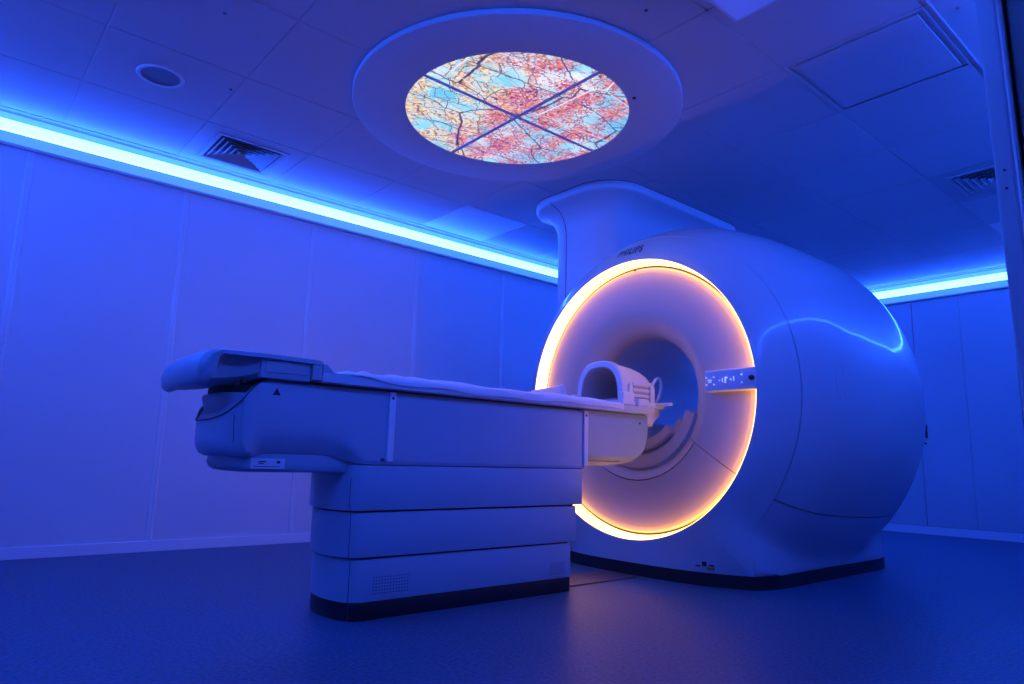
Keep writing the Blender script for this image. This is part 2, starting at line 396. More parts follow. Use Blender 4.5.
# air vents
def vent(c, h, label):
    cx, cy = c
    t = thing('air_vent', label, 'air vent', (cx, cy, ZC), 'square air vents in the ceiling')
    def sq(bm, prof):
        loft(bm, [[(cx+a*r, cy+b*r, z) for a, b in ((-1, -1), (1, -1), (1, 1), (-1, 1))] for r, z in prof], True, False); return bm
    fr = sq(bmesh.new(), [(0.300, ZC+0.002), (0.299, ZC-0.001), (h+0.03, ZC-0.001), (h+0.03, ZC-0.006), (h+0.024, ZC-0.007), (h, ZC-0.002), (h, ZC+0.012)])
    part('frame', fr, 'vent', t)
    part('backing', bx(cx-h, cx+h, cy-h, cy+h, ZC+0.0125, ZC+0.0135), 'dark', t)
    n = 5
    for k in range(n):
        r = h*(1-(k+0.35)/(n+0.4))
        part('louver', sq(bmesh.new(), [(r, ZC-0.006), (r+0.001, ZC-0.0075), (r-0.020, ZC+0.010), (r-0.0215, ZC+0.009), (r, ZC-0.006)]), 'vent', t)
    return t
c = cells[(0, 3)]; vent(((c[0]+c[1])/2, (c[2]+c[3])/2), 0.182, 'square louvred air vent next to the lit cove of the panelled wall')
c = cells[(5, 9)]; vent(((c[0]+c[1])/2, (c[2]+c[3])/2), 0.195, 'square louvred air vent high at the doorway side')

# flat light panels and access panel
def lpanel(cell, label, inset=0.006, drop=0.0, name='ceiling_light_panel', m='panel_face'):
    x0, x1, y0, y1 = cell
    t = thing(name, label, 'light panel', ((x0+x1)/2, (y0+y1)/2, ZC))
    part('diffuser', bx(x0+inset, x1-inset, y0+inset, y1-inset, ZC-drop, ZC+0.013, bev=0.003), m, t)
    return t
lpanel(cells[(0, 6)], 'smooth pale ceiling panel tucked between cove and scanner duct')['group'] = 'flat ceiling light panels'
lpanel(cells[(5, 11)], 'smooth pale ceiling panel near the far cupboards')['group'] = 'flat ceiling light panels'
x0, x1, y0, y1 = cells[(5, 6)]
t = thing('access_panel', 'square ceiling access panel with a dark recessed border', 'access panel', ((x0+x1)/2, (y0+y1)/2, ZC))
part('lid', bx(x0+0.040, x1-0.034, y0+0.040, y1-0.030, ZC-0.001, ZC+0.006, bev=0.003), 'tile', t)
fb = bmesh.new()
for a in ((x0+0.003, x0+0.018, y0+0.003, y1-0.003), (x1-0.012, x1-0.003, y0+0.003, y1-0.003), (x0+0.018, x1-0.012, y0+0.003, y0+0.018), (x0+0.018, x1-0.012, y1-0.012, y1-0.003)):
    box(fb, *a, ZC-0.001, ZC+0.0135)
part('frame', fb, 'tile', t)
part('recess', bx(x0+0.018, x1-0.012, y0+0.018, y1-0.012, ZC+0.0075, ZC+0.0095), 'tile', t)
# surface mounted lamp at the top edge of the picture
t = thing('surface_lamp', 'flat square surface-mounted lamp with bright blue face at top edge', 'light panel', (-1.07, 2.03, ZC-0.03))
part('housing', bx(-1.368, -0.768, 1.735, 2.333, ZC-0.030, ZC-0.002, bev=0.004), 'frame_white', t)
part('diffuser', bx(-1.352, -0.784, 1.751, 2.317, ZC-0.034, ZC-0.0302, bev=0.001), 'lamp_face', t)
# light rail along the doorway side
struct(obj('trim_5', bx(-0.812, -0.805, YF, YB, ZC-0.003, ZC-0.0005, bev=0.0006), 'diffuser'))

# recessed loudspeaker
t = thing('ceiling_speaker', 'round recessed ceiling loudspeaker with pale rim', 'speaker', (-3.525, 0.685, ZC))
part('rim', annulus(bmesh.new(), -3.525, 0.685, [(0.088, ZC-0.001), (0.090, ZC-0.006), (0.104, ZC-0.006), (0.108, ZC-0.001)], 40), 'diffuser', t, smooth=35)
part('grille', disc(bmesh.new(), (-3.525, 0.685, ZC-0.003), 0.0885, 0.0025, 'z', 40), 'speaker_mesh', t)
# small detectors
for (x, y), lab in (((-0.74, 2.93), 'tiny dark ceiling sensor near the doorway frame'), ((-1.591, 2.034), 'tiny dark ceiling sensor right of the picture disc'),
                    ((-2.801, 0.755), 'tiny dark ceiling sensor left of the picture disc'), ((-3.407, 0.985), 'tiny dark ceiling sensor near the round loudspeaker')):
    tag(obj('ceiling_sensor', disc(disc(bmesh.new(), (x, y, ZC-0.003), 0.008, 0.002, 'z', 14), (x, y, ZC-0.007), 0.005, 0.004, 'z', 14), 'speaker_mesh'), lab, 'sensor', 'small ceiling sensors')
part('screw', disc(bmesh.new(), (-2.035, 2.50, ZC-0.029), 0.010, 0.003, 'z', 14), 'dark', sk)

# ================================================================== MRI SCANNER
MX, MZ = -2.46, 0.946
RING_R, RING_Y = 0.765, 2.965
ZB = 0.062                                   # top of black plinth
mri = thing('mri_scanner', 'large rounded white scanner with glowing orange ring around its bore', 'scanner', (MX, 3.8, 0))
YK = [3.1, 3.2, 3.3, 3.5, 3.7, 3.9, 4.1, 4.3, 4.5, 4.7, 4.85, 4.95]
WK = [0.920, 0.985, 1.025, 1.060, 1.078, 1.087, 1.083, 1.037, 0.958, 0.825, 0.72, 0.60]
TK = [0.930, 0.985, 1.025, 1.058, 1.068, 1.070, 1.070, 1.062, 1.045, 1.000, 0.94, 0.86]
BK = [0.645, 0.690, 0.702, 0.702, 0.702, 0.702, 0.702, 0.702, 0.680, 0.570, 0.48, 0.38]
def sec_x(z, W, T, B):
    h = (z-MZ)/(T if z > MZ else W if W < 1.0 else W)
    e = W*math.sqrt(max(0.0, 1-h*h)) if abs(h) < 1 else 0.0
    if z > MZ: return e
    k = 0.05                                   # smooth maximum with the base half width
    d = max(k-abs(e-B), 0)/k
    return max(e, B)+d*d*k*0.25
def sec_r(phi, W, T, B):
    """distance from the axis to the outer skin in direction phi"""
    c, s = math.cos(phi), math.sin(phi)
    if s >= 0: return 1/math.sqrt((c/W)**2+(s/T)**2)
    lo, hi = 0.3, 1.6
    for _ in range(36):
        m_ = (lo+hi)/2; x, z = abs(m_*c), MZ+m_*s
        if z > ZB and x < sec_x(z, W, T, B): lo = m_
        else: hi = m_
    return lo
def skin(phi, y, inset=0.0):
    W, T, B = (smooth_interp(y, YK, k) for k in (WK, TK, BK))
    r = sec_r(phi, W, T, B)-inset
    return (MX+r*math.cos(phi), y, MZ+r*math.sin(phi))
PB = math.atan2(ZB-MZ, 0.643)                # direction of the bottom right corner
def patch(name, p0, p1, ys, m, n, rim=0.018, gap=0.0014, rimy=(True, True), rimp=True):
    """panel of the outer skin with rolled-in edges, so that joints read as grooves"""
    bm = bmesh.new(); rows = []
    ph = [p0+(p1-p0)*k/n for k in range(n+1)]
    def row(y, ins):
        r = [skin(p, y, ins) for p in ph]
        if rimp: r = [skin(ph[0], y, rim)]+r+[skin(ph[-1], y, rim)]
        return r
    ys = list(ys); a, b = ys[0]+gap, ys[-1]-gap
    ys[0], ys[-1] = a, b
    if rimy[0]: rows.append(row(a, rim))
    rows += [row(y, 0.0) for y in ys]
    if rimy[1]: rows.append(row(b, rim))
    loft(bm, rows, False, False)
    return part(name, bm, m, mri, smooth=50)
ysd = list(np.linspace(3.1, 4.95, 38))
# the skirt joint: direction where the skin is at z ~ 0.36
PS = math.atan2(0.355-MZ, 0.86)
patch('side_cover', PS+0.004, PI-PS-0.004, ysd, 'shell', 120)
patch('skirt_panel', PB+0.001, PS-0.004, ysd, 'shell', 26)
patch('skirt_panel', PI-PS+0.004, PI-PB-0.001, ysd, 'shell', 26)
# rear cap
bm = bmesh.new()
ph = [2*PI*k/120 for k in range(120)]
loft(bm, [[skin(p, 4.945) for p in ph], [(MX+(0.8*skin(p, 4.945)[0]-0.8*MX), 5.02, MZ+0.8*(skin(p, 4.945)[2]-MZ)) for p in ph], [(MX+0.36*math.cos(p), 5.03, MZ+0.36*math.sin(p)) for p in ph]], True, False)
part('rear_cover', bm, 'shell', mri, smooth=50)
# front cover: from the ring recess out to the first joint and down to the plinth
bm = bmesh.new(); NF = 160; rows = []
def front_pt(p, t):
    """t = 0 ring edge .. 1 outer joint"""
    W, T, B = WK[0], TK[0], BK[0]
    ro = sec_r(p, W, T, B)
    r = RING_R+0.004+(ro-RING_R-0.004)*t
    x, z = MX+r*math.cos(p), MZ+r*math.sin(p)
    # distance of this point from the round outer edge decides how far the nose rolls back
    q = max(0.0, (r-RING_R)/(0.92-RING_R)) if math.sin(p) > -0.55 else None
    yb_ = 2.955+0.1435*min(1.0, abs(x-MX)/0.645)**3.0
    yt = RING_Y-0.005+0.1385*max(0.0, (r-RING_R)/(0.925-RING_R))**1.7
    s = (-math.sin(p)-0.35)/0.45; s = min(1, max(0, s)); s = s*s*(3-2*s)
    # base front is curved in plan
    edge = min(1.0, max(0.0, (r-RING_R)/max(0.02, ro-RING_R)))
    ylow = RING_Y-0.005+(yb_-RING_Y+0.005)*edge
    return (x, yt*(1-s)+ylow*s, z)
ts = [0, 0.04, 0.12, 0.25, 0.4, 0.55, 0.68, 0.8, 0.88, 0.94, 0.98, 1.0]
phs = sorted([2*PI*k/NF for k in range(NF)]+[PB % (2*PI), (PI-PB) % (2*PI)])
rows.append([(MX+(RING_R+0.004)*math.cos(p), RING_Y+0.10, MZ+(RING_R+0.004)*math.sin(p)) for p in phs])
rows += [[front_pt(p, t) for p in phs] for t in ts]
# roll-in behind the joint
rows.append([(MX+(q[0]-MX)*0.985, q[1]+0.001, MZ+(q[2]-MZ)*0.985) for q in rows[-1]])
loft(bm, rows, True, False)
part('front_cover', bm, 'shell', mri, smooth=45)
# liner behind the joints, so that grooves look dark rather than open
bm = bmesh.new()
loft(bm, [[(MX+(skin(p, y)[0]-MX)*0.975, y, MZ+(skin(p, y)[2]-MZ)*0.975) for p in phs] for y in (3.1, 3.3, 3.6, 4.0, 4.3, 4.6, 4.8, 4.9)], True, False)
loft(bm, [[(MX+0.80*math.cos(p), 3.085, MZ+0.80*math.sin(p)) for p in phs], [(MX+(skin(p, 3.1)[0]-MX)*0.975, 3.1, MZ+(skin(p, 3.1)[2]-MZ)*0.975) for p in phs]], True, False)
part('inner_frame', bm, 'seam', mri)
# plinth
def plan(off):
    pts = []
    for k in range(21):
        x = -0.645+1.29*k/20
        pts.append((MX+x*(1-off/0.645), 2.955+off+0.1435*(abs(x)/0.645)**3.0))
    side = ((3.13, .664), (3.18, .684), (3.24, .697), (3.3, .702), (3.8, .702), (4.2, .702), (4.42, .70), (4.50, .68), (4.56, .63))
    for y, b in side: pts.append((MX+b-off, y))
    for y, b in side[::-1]: pts.append((MX-b+off, y))
    return pts
part('plinth', prism_z(bmesh.new(), plan(-0.004), 0.0, ZB), 'plinth', mri, smooth=40)

# light ring: translucent band on the wall of the recess
bm = bmesh.new()
lathe_y(bm, [(RING_R+0.003, RING_Y-0.003), (RING_R, RING_Y-0.002), (RING_R-0.004, RING_Y+0.02), (RING_R-0.018, RING_Y+0.072)], MX, MZ, 160)
part('light_ring', bm, 'ring', mri, smooth=60)
# funnel around the bore, in two panels with a joint between them
FP = [(0.737, 3.040), (0.733, 3.030), (0.724, 3.023), (0.700, 3.019), (0.660, 3.016), (0.610, 3.014), (0.560, 3.013), (0.510, 3.013), (0.458, 3.016)]
FI = [(0.458, 3.016), (0.430, 3.027), (0.400, 3.046), (0.375, 3.072), (0.355, 3.104), (0.343, 3.140)]
A0 = math.atan2(0.692-MZ, -2.08-MX)          # joint on the right, lower panel below it
def fun(name, prof, a0, a1, n):
    bm = bmesh.new(); e = 0.0035
    p = [(prof[0][0]-0.0, prof[0][1])]+list(prof[1:])
    cols = []
    P = [(p[0][0]-0.001, p[0][1]+0.02)]+p+[(p[-1][0]+0.004, p[-1][1]+0.016)]
    rings = []
    for r, y in P:
        row = []
        for k in range(n+1):
            a = a0+(a1-a0)*k/n
            row.append((MX+r*math.cos(a), y, MZ+r*math.sin(a)))
        if a1-a0 < 6.2:
            f, l = row[0], row[-1]
            row = [(f[0], f[1]+0.015, f[2])]+row+[(l[0], l[1]+0.015, l[2])]
        rings.append(row)
    loft(bm, rings, False, False)
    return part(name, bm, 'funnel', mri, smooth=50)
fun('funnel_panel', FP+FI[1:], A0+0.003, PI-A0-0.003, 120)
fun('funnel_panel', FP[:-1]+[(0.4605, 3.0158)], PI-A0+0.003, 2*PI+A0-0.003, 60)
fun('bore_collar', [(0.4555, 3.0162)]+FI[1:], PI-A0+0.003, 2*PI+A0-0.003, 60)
lathe_y(bmb := bmesh.new(), [(0.775, 3.052), (0.44, 3.052), (0.44, 3.06)], MX, MZ, 96)
part('recess_plate', bmb, 'seam', mri)
# bore tube
bm = bmesh.new(); lathe_y(bm, [(0.352, 3.128), (0.350, 3.14), (0.350, 3.6), (0.350, 4.2), (0.350, 4.8), (0.37, 5.03)], MX, MZ, 96)
part('bore_tube', bm, 'bore', mri, smooth=50)
bm = bmesh.new(); lathe_y(bm, [(0.349, 4.62), (0.344, 4.625), (0.344, 4.695), (0.349, 4.70)], MX, MZ, 96)
part('bore_fill_light', bm, 'bore_fill_led', mri, smooth=50)  # unseen ring added deep in the tube to light the bore blue
# crescent sill in the lower bore mouth, stepped on the inside
def crescent(name, ro, ri, a0, a1, y0, y1, m, n=40):
    bm = bmesh.new(); rr = []
    for k in range(n+1):
        a = a0+(a1-a0)*k/n; ca, sa = math.cos(a), math.sin(a)
        rr.append([(MX+ro*ca, y0+0.012, MZ+ro*sa), (MX+(ro-0.012)*ca, y0, MZ+(ro-0.012)*sa), (MX+(ri+0.008)*ca, y0+0.012, MZ+(ri+0.008)*sa), (MX+ri*ca, y0+0.022, MZ+ri*sa), (MX+ri*ca, y1, MZ+ri*sa), (MX+ro*ca, y1, MZ+ro*sa)])
    loft(bm, rr, True, True)
    return part(name, bm, m, mri, smooth=35)
aS = math.atan2(0.838-MZ, 0.385)
crescent('bore_sill', 0.402, 0.318, aS, -PI-aS, 3.030, 3.30, 'funnel')
aS2 = math.atan2(0.805-MZ, 0.27)
crescent('bore_sill', 0.325, 0.262, aS2, -PI-aS2, 3.070, 3.60, 'funnel')
aS3 = math.atan2(0.745-MZ, 0.22)
crescent('rail_bed', 0.30, 0.236, aS3, -PI-aS3, 3.040, 4.7, 'funnel')

# control panel on the right of the ring
cpx0, cpx1, cpz0, cpz1, cpy = -1.968, -1.682, 0.937, 1.044, 2.955
cp = part('control_panel', bx(cpx0, cpx1, cpy, cpy+0.062, cpz0, cpz1, bev=0.010, seg=3), 'panel_plastic', mri, smooth=50)
for u, v, r in ((-0.115, 0.017, 0.0035), (-0.115, -0.019, 0.0035), (-0.078, 0.017, 0.0035), (-0.078, -0.019, 0.0035), (-0.05, 0.0, 0.003), (0.055, 0.02, 0.004), (0.055, -0.018, 0.003)):
    part('button', disc(bmesh.new(), ((cpx0+cpx1)/2+u*1.15, cpy, (cpz0+cpz1)/2+v), r, -0.003, 'y', 12), 'button', cp)
for u, v, sx, sz in ((-0.098, 0.003, 0.018, 0.005), (-0.098, -0.006, 0.018, 0.003), (-0.036, 0.0, 0.004, 0.018), (-0.022, 0.004, 0.006, 0.022), (-0.014, 0.010, 0.008, 0.006), (-0.022, -0.012, 0.008, 0.005), (0.004, 0.0, 0.004, 0.010), (0.018, 0.003, 0.003, 0.022)):
    part('button', cbox((cpx0+cpx1)/2+u*1.15, cpy-0.001, (cpz0+cpz1)/2+v, sx, 0.002, sz), 'button', cp)
part('knob', disc(disc(bmesh.new(), (cpx1-0.027, cpy, 0.991), 0.013, -0.006, 'y', 20), (cpx1-0.027, cpy-0.006, 0.991), 0.009, -0.010, 'y', 20), 'dark', cp)
part('sensor_dot', disc(bmesh.new(), (-2.455, 3.018, 1.676), 0.007, -0.004, 'y', 12), 'dark', mri)

# maker's name on the shoulder above the ring
def shoulder(x, z):
    r = math.hypot(x-MX, z-MZ); p = math.atan2(z-MZ, x-MX)
    return front_pt(p, (r-RING_R-0.004)/(sec_r(p, WK[0], TK[0], BK[0])-RING_R-0.004))[1]
me = text_mesh('PHILIPS', 0.057, 0.0, 0.0021)
mb = bmesh.new(); mb.from_mesh(me)
bmesh.ops.subdivide_edges(mb, edges=[e for e in mb.edges if e.calc_length() > 0.015], cuts=1)
for v in mb.verts:
    x, z = -2.480+v.co.x*0.86-0.42*v.co.y, 1.790+v.co.y*1.3
    v.co = (x, shoulder(x, z)-0.0015, z)
mb.to_mesh(me); mb.free()
lo = link('brand_lettering', me, 'ink', mri); lo.matrix_parent_inverse = Matrix.Translation(-mri.location)
# small stickers low on the front
def front_low(x): return 2.955+0.1435*min(1.1, abs(x-MX)/0.645)**3.0
for x, z, sx, sz, m in ((-2.018, 0.104, 0.022, 0.022, 'ink'), (-1.985, 0.099, 0.026, 0.007, 'ink'), (-1.990, 0.083, 0.034, 0.012, 'ink_yellow'), (-2.05, 0.092, 0.024, 0.006, 'ink')):
    yy = min(shoulder(x-sx/2, z), shoulder(x+sx/2, z))
    part('sticker', bx(x-sx/2, x+sx/2, yy-0.0015, yy+0.02, z-sz/2, z+sz/2), m, mri)
# oval latch on the side
lp = []
for k in range(40):
    a = 2*PI*k/40; dy, dz = 0.024*math.cos(a), 0.06*math.sin(a)+(0.022 if math.sin(a) > 0 else -0.022)
    lp.append((dy, dz))
def side_pt(y, z):
    W = smooth_interp(y, YK, WK); T = smooth_interp(y, YK, TK)
    return MX+W*math.sqrt(max(0, 1-((z-MZ)/(T if z > MZ else W))**2))
LY, LZ = 3.285, 0.985
pts = [(side_pt(LY+a, LZ+b)+0.0005, LY+a, LZ+b) for a, b in lp]
part('oval_latch', tube(bmesh.new(), pts+[pts[0]], 0.0016, 6), 'bore', mri, smooth=60)

# duct up to the ceiling, left of the magnet's centre
DX0, DX1, DY0, DY1 = -3.46, -2.90, 3.30, 4.62
prof = [(0.0, 1.30), (0.0, 2.14), (0.003, 2.185), (0.012, 2.225), (0.028, 2.262), (0.052, 2.295), (0.084, 2.320), (0.120, 2.336), (0.148, 2.344), (0.158, 2.350), (0.162, 2.360), (0.162, 2.4035)]
bm = bmesh.new()
loft(bm, [rrect(DX0-o, DX1+o, DY0-o, DY1+o, 0.13+o, z, 12) for o, z in prof], True, False)
dc = part('ceiling_duct', bm, 'duct', mri, smooth=45)
sp = [(DX0+0.135, DY0-o-0.0005, z) for o, z in prof[1:-1]]
sp = [(DX0+0.16, DY0-o-0.0008, z) for o, z in prof[:-1]]
part('joint', tube(bmesh.new(), sp, 0.0022, 6), 'seam', dc, smooth=60)
lip = rrect(DX0-0.1615, DX1+0.1615, DY0-0.1615, DY1+0.1615, 0.2915, 2.401, 12)
part('joint', tube(bmesh.new(), lip+[lip[0]], 0.0025, 6), 'seam', dc, smooth=60)

# ================================================================== PATIENT TABLE
TX = -2.46
tb = thing('patient_table', 'long white patient table on a stepped pedestal in front of the scanner', 'patient table', (TX, 1.75, 0))
def ped(hw, y0, y1, sag=0.045, rc=0.03, n=14):
    """plan with bowed front, rounded corners"""
    pts = []
    for k in range(n+1):
        x = -hw+rc*0.6+(2*hw-1.2*rc)*k/n
        pts.append((TX+x, y0+sag*(x/hw)**2))
    yb_ = y0+sag
    pts += [(TX+hw-0.006, yb_+rc*0.35), (TX+hw, yb_+rc)]
    pts += [(TX+hw, y1-0.02), (TX+hw-0.02, y1), (TX-hw+0.02, y1), (TX-hw, y1-0.02), (TX-hw, yb_+rc), (TX-hw+0.006, yb_+rc*0.35)]
    return pts
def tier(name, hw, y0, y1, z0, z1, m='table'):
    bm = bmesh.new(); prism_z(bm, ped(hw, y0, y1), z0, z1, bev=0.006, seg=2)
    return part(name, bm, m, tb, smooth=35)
tier('plinth', 0.178, 1.205, 2.348, 0.0, 0.062, 'plinth')
tier('pedestal_core', 0.168, 1.215, 2.344, 0.0625, 0.31, 'seam')  # dark colour deepens the shadow lines in the gaps between tiers
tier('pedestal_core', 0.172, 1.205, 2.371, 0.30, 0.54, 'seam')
t3 = tier('pedestal_tier', 0.179, 1.202, 2.350, 0.063, 0.211)
t2 = tier('pedestal_tier', 0.185, 1.190, 2.376, 0.218, 0.376)
t1 = tier('pedestal_tier', 0.191, 1.178, 2.412, 0.383, 0.5448)
# joint between front cap and side of each tier
for z0, z1, hw, y0, t_ in ((0.066, 0.208, 0.179, 1.202, t3), (0.221, 0.373, 0.185, 1.190, t2), (0.386, 0.50, 0.191, 1.178, t1), (0.002, 0.06, 0.178, 1.205, tb)):
    x = hw-0.026
    part('joint', tube(bmesh.new(), [(TX+x, y0+0.045*(x/hw)**2+0.0008, z0), (TX+x, y0+0.045*(x/hw)**2+0.0008, z1)], 0.0018, 6), 'seam', t_)
# vent hole grids near the plinth
def holes(y0, y1, z0, z1, ny, nz, parent):
    bm = bmesh.new()
    for a in range(ny):
        for b in range(nz):
            y = y0+(y1-y0)*a/(ny-1); z = z0+(z1-z0)*b/(nz-1); s = 0.0021
            box(bm, TX+0.1785, TX+0.1795, y-s, y+s, z-s, z+s)
    o = part('vent_holes', bm, 'seam', parent); o['kind'] = 'stuff'; return o
holes(1.320, 1.465, 0.090, 0.146, 13, 6, t3)
holes(2.205, 2.290, 0.085, 0.130, 9, 6, t3)
# housing: side walls straight down over the pedestal, rounded under the overhang
Y0 = 0.722
def housing_ring(y, f):
    """f = 1 over the pedestal, 0 on the overhang"""
    hw = 0.186; top = 0.822
    g = min(1.0, max(0.0, (y-Y0)/0.17)); g = g*g*(3-2*g)
    lw0 = 0.180-0.032*g; lw = lw0+(0.188-lw0)*f; zb = 0.566-0.021*f; sh = 0.645-0.085*f
    half = [(0.0, top), (hw-0.012, top), (hw-0.003, top-0.004), (hw, top-0.014), (hw, 0.76), (hw, 0.72), (hw, 0.69), (hw, sh+0.025), (hw-0.003*(1-f)*g, sh), (hw-0.010*(1-f)*g, sh-0.022*(1-f)-0.001*f), (hw-0.020*(1-f)*g, sh-0.040*(1-f)-0.002*f), (lw+0.006*(1-f), zb+0.016), (lw-0.004, zb+0.004), (lw-0.02, zb), (0.0, zb)]
    # denser across the width, so that the bowed nose is smooth
    seq = []
    for k in range(6): seq.append((half[1][0]*k/6, top))
    seq += half[1:-1]
    for k in range(5): seq.append((half[-2][0]*(4-k)/5 if k < 4 else 0.0, zb))
    return [(TX+x, y, z) for x, z in seq]+[(TX-x, y, z) for x, z in seq[-2:0:-1]]
def nose(ring, y, y0):
    """shape the front end: bow in plan, dished top, rounded chin"""
    out = []
    d = y-y0
    k = max(0.0, 1-d/0.22); k = k*k*(3-2*k)
    for (x, yy, z) in ring:
        u = abs(x-TX)/0.186
        bow = (0.058*u**2+0.018*max(0, (u-0.80)/0.20)**2)*k
        back = 0.0
        if z < 0.625: t_ = min(1, (0.625-z)/0.062); back = 0.045*(1-math.sqrt(max(0, 1-t_*t_)))*k
        ya = yy+bow+back
        s_ = min(1, max(0, (ya-0.716)/0.158)); topz = 0.684+0.138*s_*s_*(3-2*s_)
        out.append((x, ya, min(z, topz)))
    return out
Y0 = 0.722
bm = bmesh.new(); rings = []
ysn = [Y0, Y0+0.002, Y0+0.006, Y0+0.013, Y0+0.03, 0.765, 0.78, 0.80, 0.82, 0.84, 0.87, 0.92, 1.0, 1.08, 1.12, 1.15, 1.18, 1.21, 1.24, 1.27, 1.30, 1.6, 2.0, 2.36, 2.412]
for y in ysn:
    s_ = min(1, max(0, (y-1.10)/0.18)); f = s_*s_*(3-2*s_)
    r = nose(housing_ring(y, f), y, Y0)
    d = y-Y0
    if d < 0.013:                                   # round the nose edge
        k = 1-math.sqrt(max(0, 1-(1-d/0.013)**2)); r = [(TX+(x-TX)*(1-0.05*k), yy, 0.63+(z-0.63)*(1-0.06*k)) for x, yy, z in r]
    rings.append(r)
cap = []
for s_ in (0.03, 0.2, 0.4, 0.6, 0.8, 0.93):
    row = []
    for x, yy, z in rings[0]:
        xx = TX+(x-TX)*s_; zz = 0.63+(z-0.63)*s_; u = abs(xx-TX)/0.186
        t_ = min(1, max(0, (0.625-zz)/0.062)) if zz < 0.625 else 0
        row.append((xx, Y0+0.058*u**2+0.018*max(0, (u-0.80)/0.20)**2+0.045*(1-math.sqrt(max(0, 1-t_*t_))), zz))
    cap.append(row)
loft(bm, cap+rings)
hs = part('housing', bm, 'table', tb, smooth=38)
bm = bmesh.new(); rr = []
for z, hw, y0 in ((0.600, 0.150, 0.800), (0.548, 0.150, 0.788), (0.530, 0.149, 0.796), (0.520, 0.143, 0.812), (0.516, 0.130, 0.835)):
    rr.append(rrect(TX-hw, TX+hw, y0, 1.26, 0.05, z, 6))
loft(bm, rr)
part('under_box', bm, 'table', tb, smooth=40)
# dark joint along the dished rim of the nose
rim = []
def rim_z(ya):
    s_ = min(1, max(0, (ya-0.716)/0.158)); return 0.684+0.138*s_*s_*(3-2*s_)
for sg in (1, -1):
    seg_ = [(TX+sg*0.1868, y, rim_z(y)) for y in np.linspace(0.872, Y0+0.080, 12)]
    for u in np.linspace(0.98, 0.0, 14):
        y = Y0+0.058*u**2+0.018*max(0, (u-0.80)/0.20)**2
        seg_.append((TX+sg*0.1865*u, y-0.001, rim_z(y)-0.001))
    rim = seg_ if sg > 0 else rim+seg_[::-1][1:]
part('joint', tube(bmesh.new(), rim, 0.0020, 6), 'seam', hs, smooth=60)
# joint on the nose side
part('joint', tube(bmesh.new(), [(TX+0.1862, 0.775, 0.612), (TX+0.1866, 0.772, 0.66), (TX+0.1866, 0.771, 0.70)], 0.0014, 6), 'seam', hs)
# tub nested in the nose under the table end
bm = bmesh.new()
def tub_ring(z, hw, ya, yb_):
    n = 28; out = []
    for k in range(n):
        a = 2*PI*k/n; c_, s_ = math.cos(a), math.sin(a)
        sg = lambda v, e: math.copysign(abs(v)**e, v)
        out.append((TX+hw*sg(c_, 0.65), (ya+yb_)/2+(yb_-ya)/2*sg(s_, 0.65), z))
    return out
loft(bm, [tub_ring(z, hw, a, b) for z, hw, a, b in ((0.660, 0.10, 0.790, 0.86), (0.69, 0.140, 0.768, 0.90), (0.73, 0.158, 0.752, 0.92), (0.768, 0.165, 0.742, 0.93), (0.775, 0.162, 0.745, 0.93), (0.778, 0.12, 0.77, 0.90))])
part('swivel_tub', bm, 'table', tb, smooth=40)
bm = bmesh.new()
loft(bm, [tub_ring(z, hw, a, b) for z, hw, a, b in ((0.775, 0.148, 0.760, 0.90), (0.80, 0.148, 0.760, 0.90))])
part('swivel_collar', bm, 'dark', tb, smooth=40)
# bore-end housing
bm = bmesh.new()
# body above, bevelled underside
rr = []
for y, zs, zb, hw in ((2.398, 0.606, 0.562, 0.181), (2.60, 0.606, 0.563, 0.181), (2.74, 0.607, 0.573, 0.181), (2.80, 0.610, 0.588, 0.181), (2.85, 0.632, 0.612, 0.181), (2.875, 0.660, 0.642, 0.180), (2.893, 0.700, 0.688, 0.178), (2.902, 0.740, 0.734, 0.175), (2.906, 0.776, 0.774, 0.171)):
    lw = hw-0.055*min(1, (zs-zb)/0.044)-0.002
    h_ = [(0.0, 0.8265), (hw-0.004, 0.8265), (hw, 0.8225), (hw, zs+0.006), (hw-0.002, zs), (lw, zb), (0.0, zb)]
    rr.append([(TX+x, y, z) for x, z in h_]+[(TX-x, y, z) for x, z in h_[-2:0:-1]])
loft(bm, rr)
eo = part('end_housing', bm, 'table', tb, smooth=35)
part('screw', disc(bmesh.new(), (TX+0.1812, 2.83, 0.782), 0.006, 0.002, 'x', 12), 'dark', eo)
part('slot', bx(TX+0.149, TX+0.156, 2.45, 2.70, 0.5835, 0.5865), 'seam', eo)
# vertical rail strips on the side
for y in (1.352, 2.416):
    r_ = part('rail_strip', bx(TX+0.180, TX+0.194, y-0.014, y+0.014, 0.560, 0.820, bev=0.003), 'rail', tb)
    part('screw', disc(bmesh.new(), (TX+0.194, y, 0.797), 0.006, 0.0015, 'x', 12), 'seam', r_)
    r_ = part('rail_strip', bx(TX-0.194, TX-0.180, y-0.014, y+0.014, 0.560, 0.820, bev=0.003), 'rail', tb)
part('rail_knob', disc(bmesh.new(), (TX+0.187, 1.322, 0.566), 0.007, 0.008, 'x', 12), 'seam', tb)
# warning triangle and rating plate
bm = bmesh.new(); prism_x(bm, [(0.890, 0.773), (0.918, 0.773), (0.904, 0.797)], TX+0.1855, TX+0.1872); part('warning_triangle', bm, 'ink', tb)
rp = part('rating_plate', bx(TX+0.149, TX+0.1515, 0.850, 0.966, 0.528, 0.562), 'paper', tb)
for y, z, sy, sz in ((0.888, 0.551, 0.026, 0.004), (0.885, 0.545, 0.018, 0.003), (0.944, 0.550, 0.012, 0.009), (0.905, 0.535, 0.09, 0.002)):
    part('printed_mark', cbox(TX+0.1517, y, z, 0.0008, sy, sz), 'ink', rp)
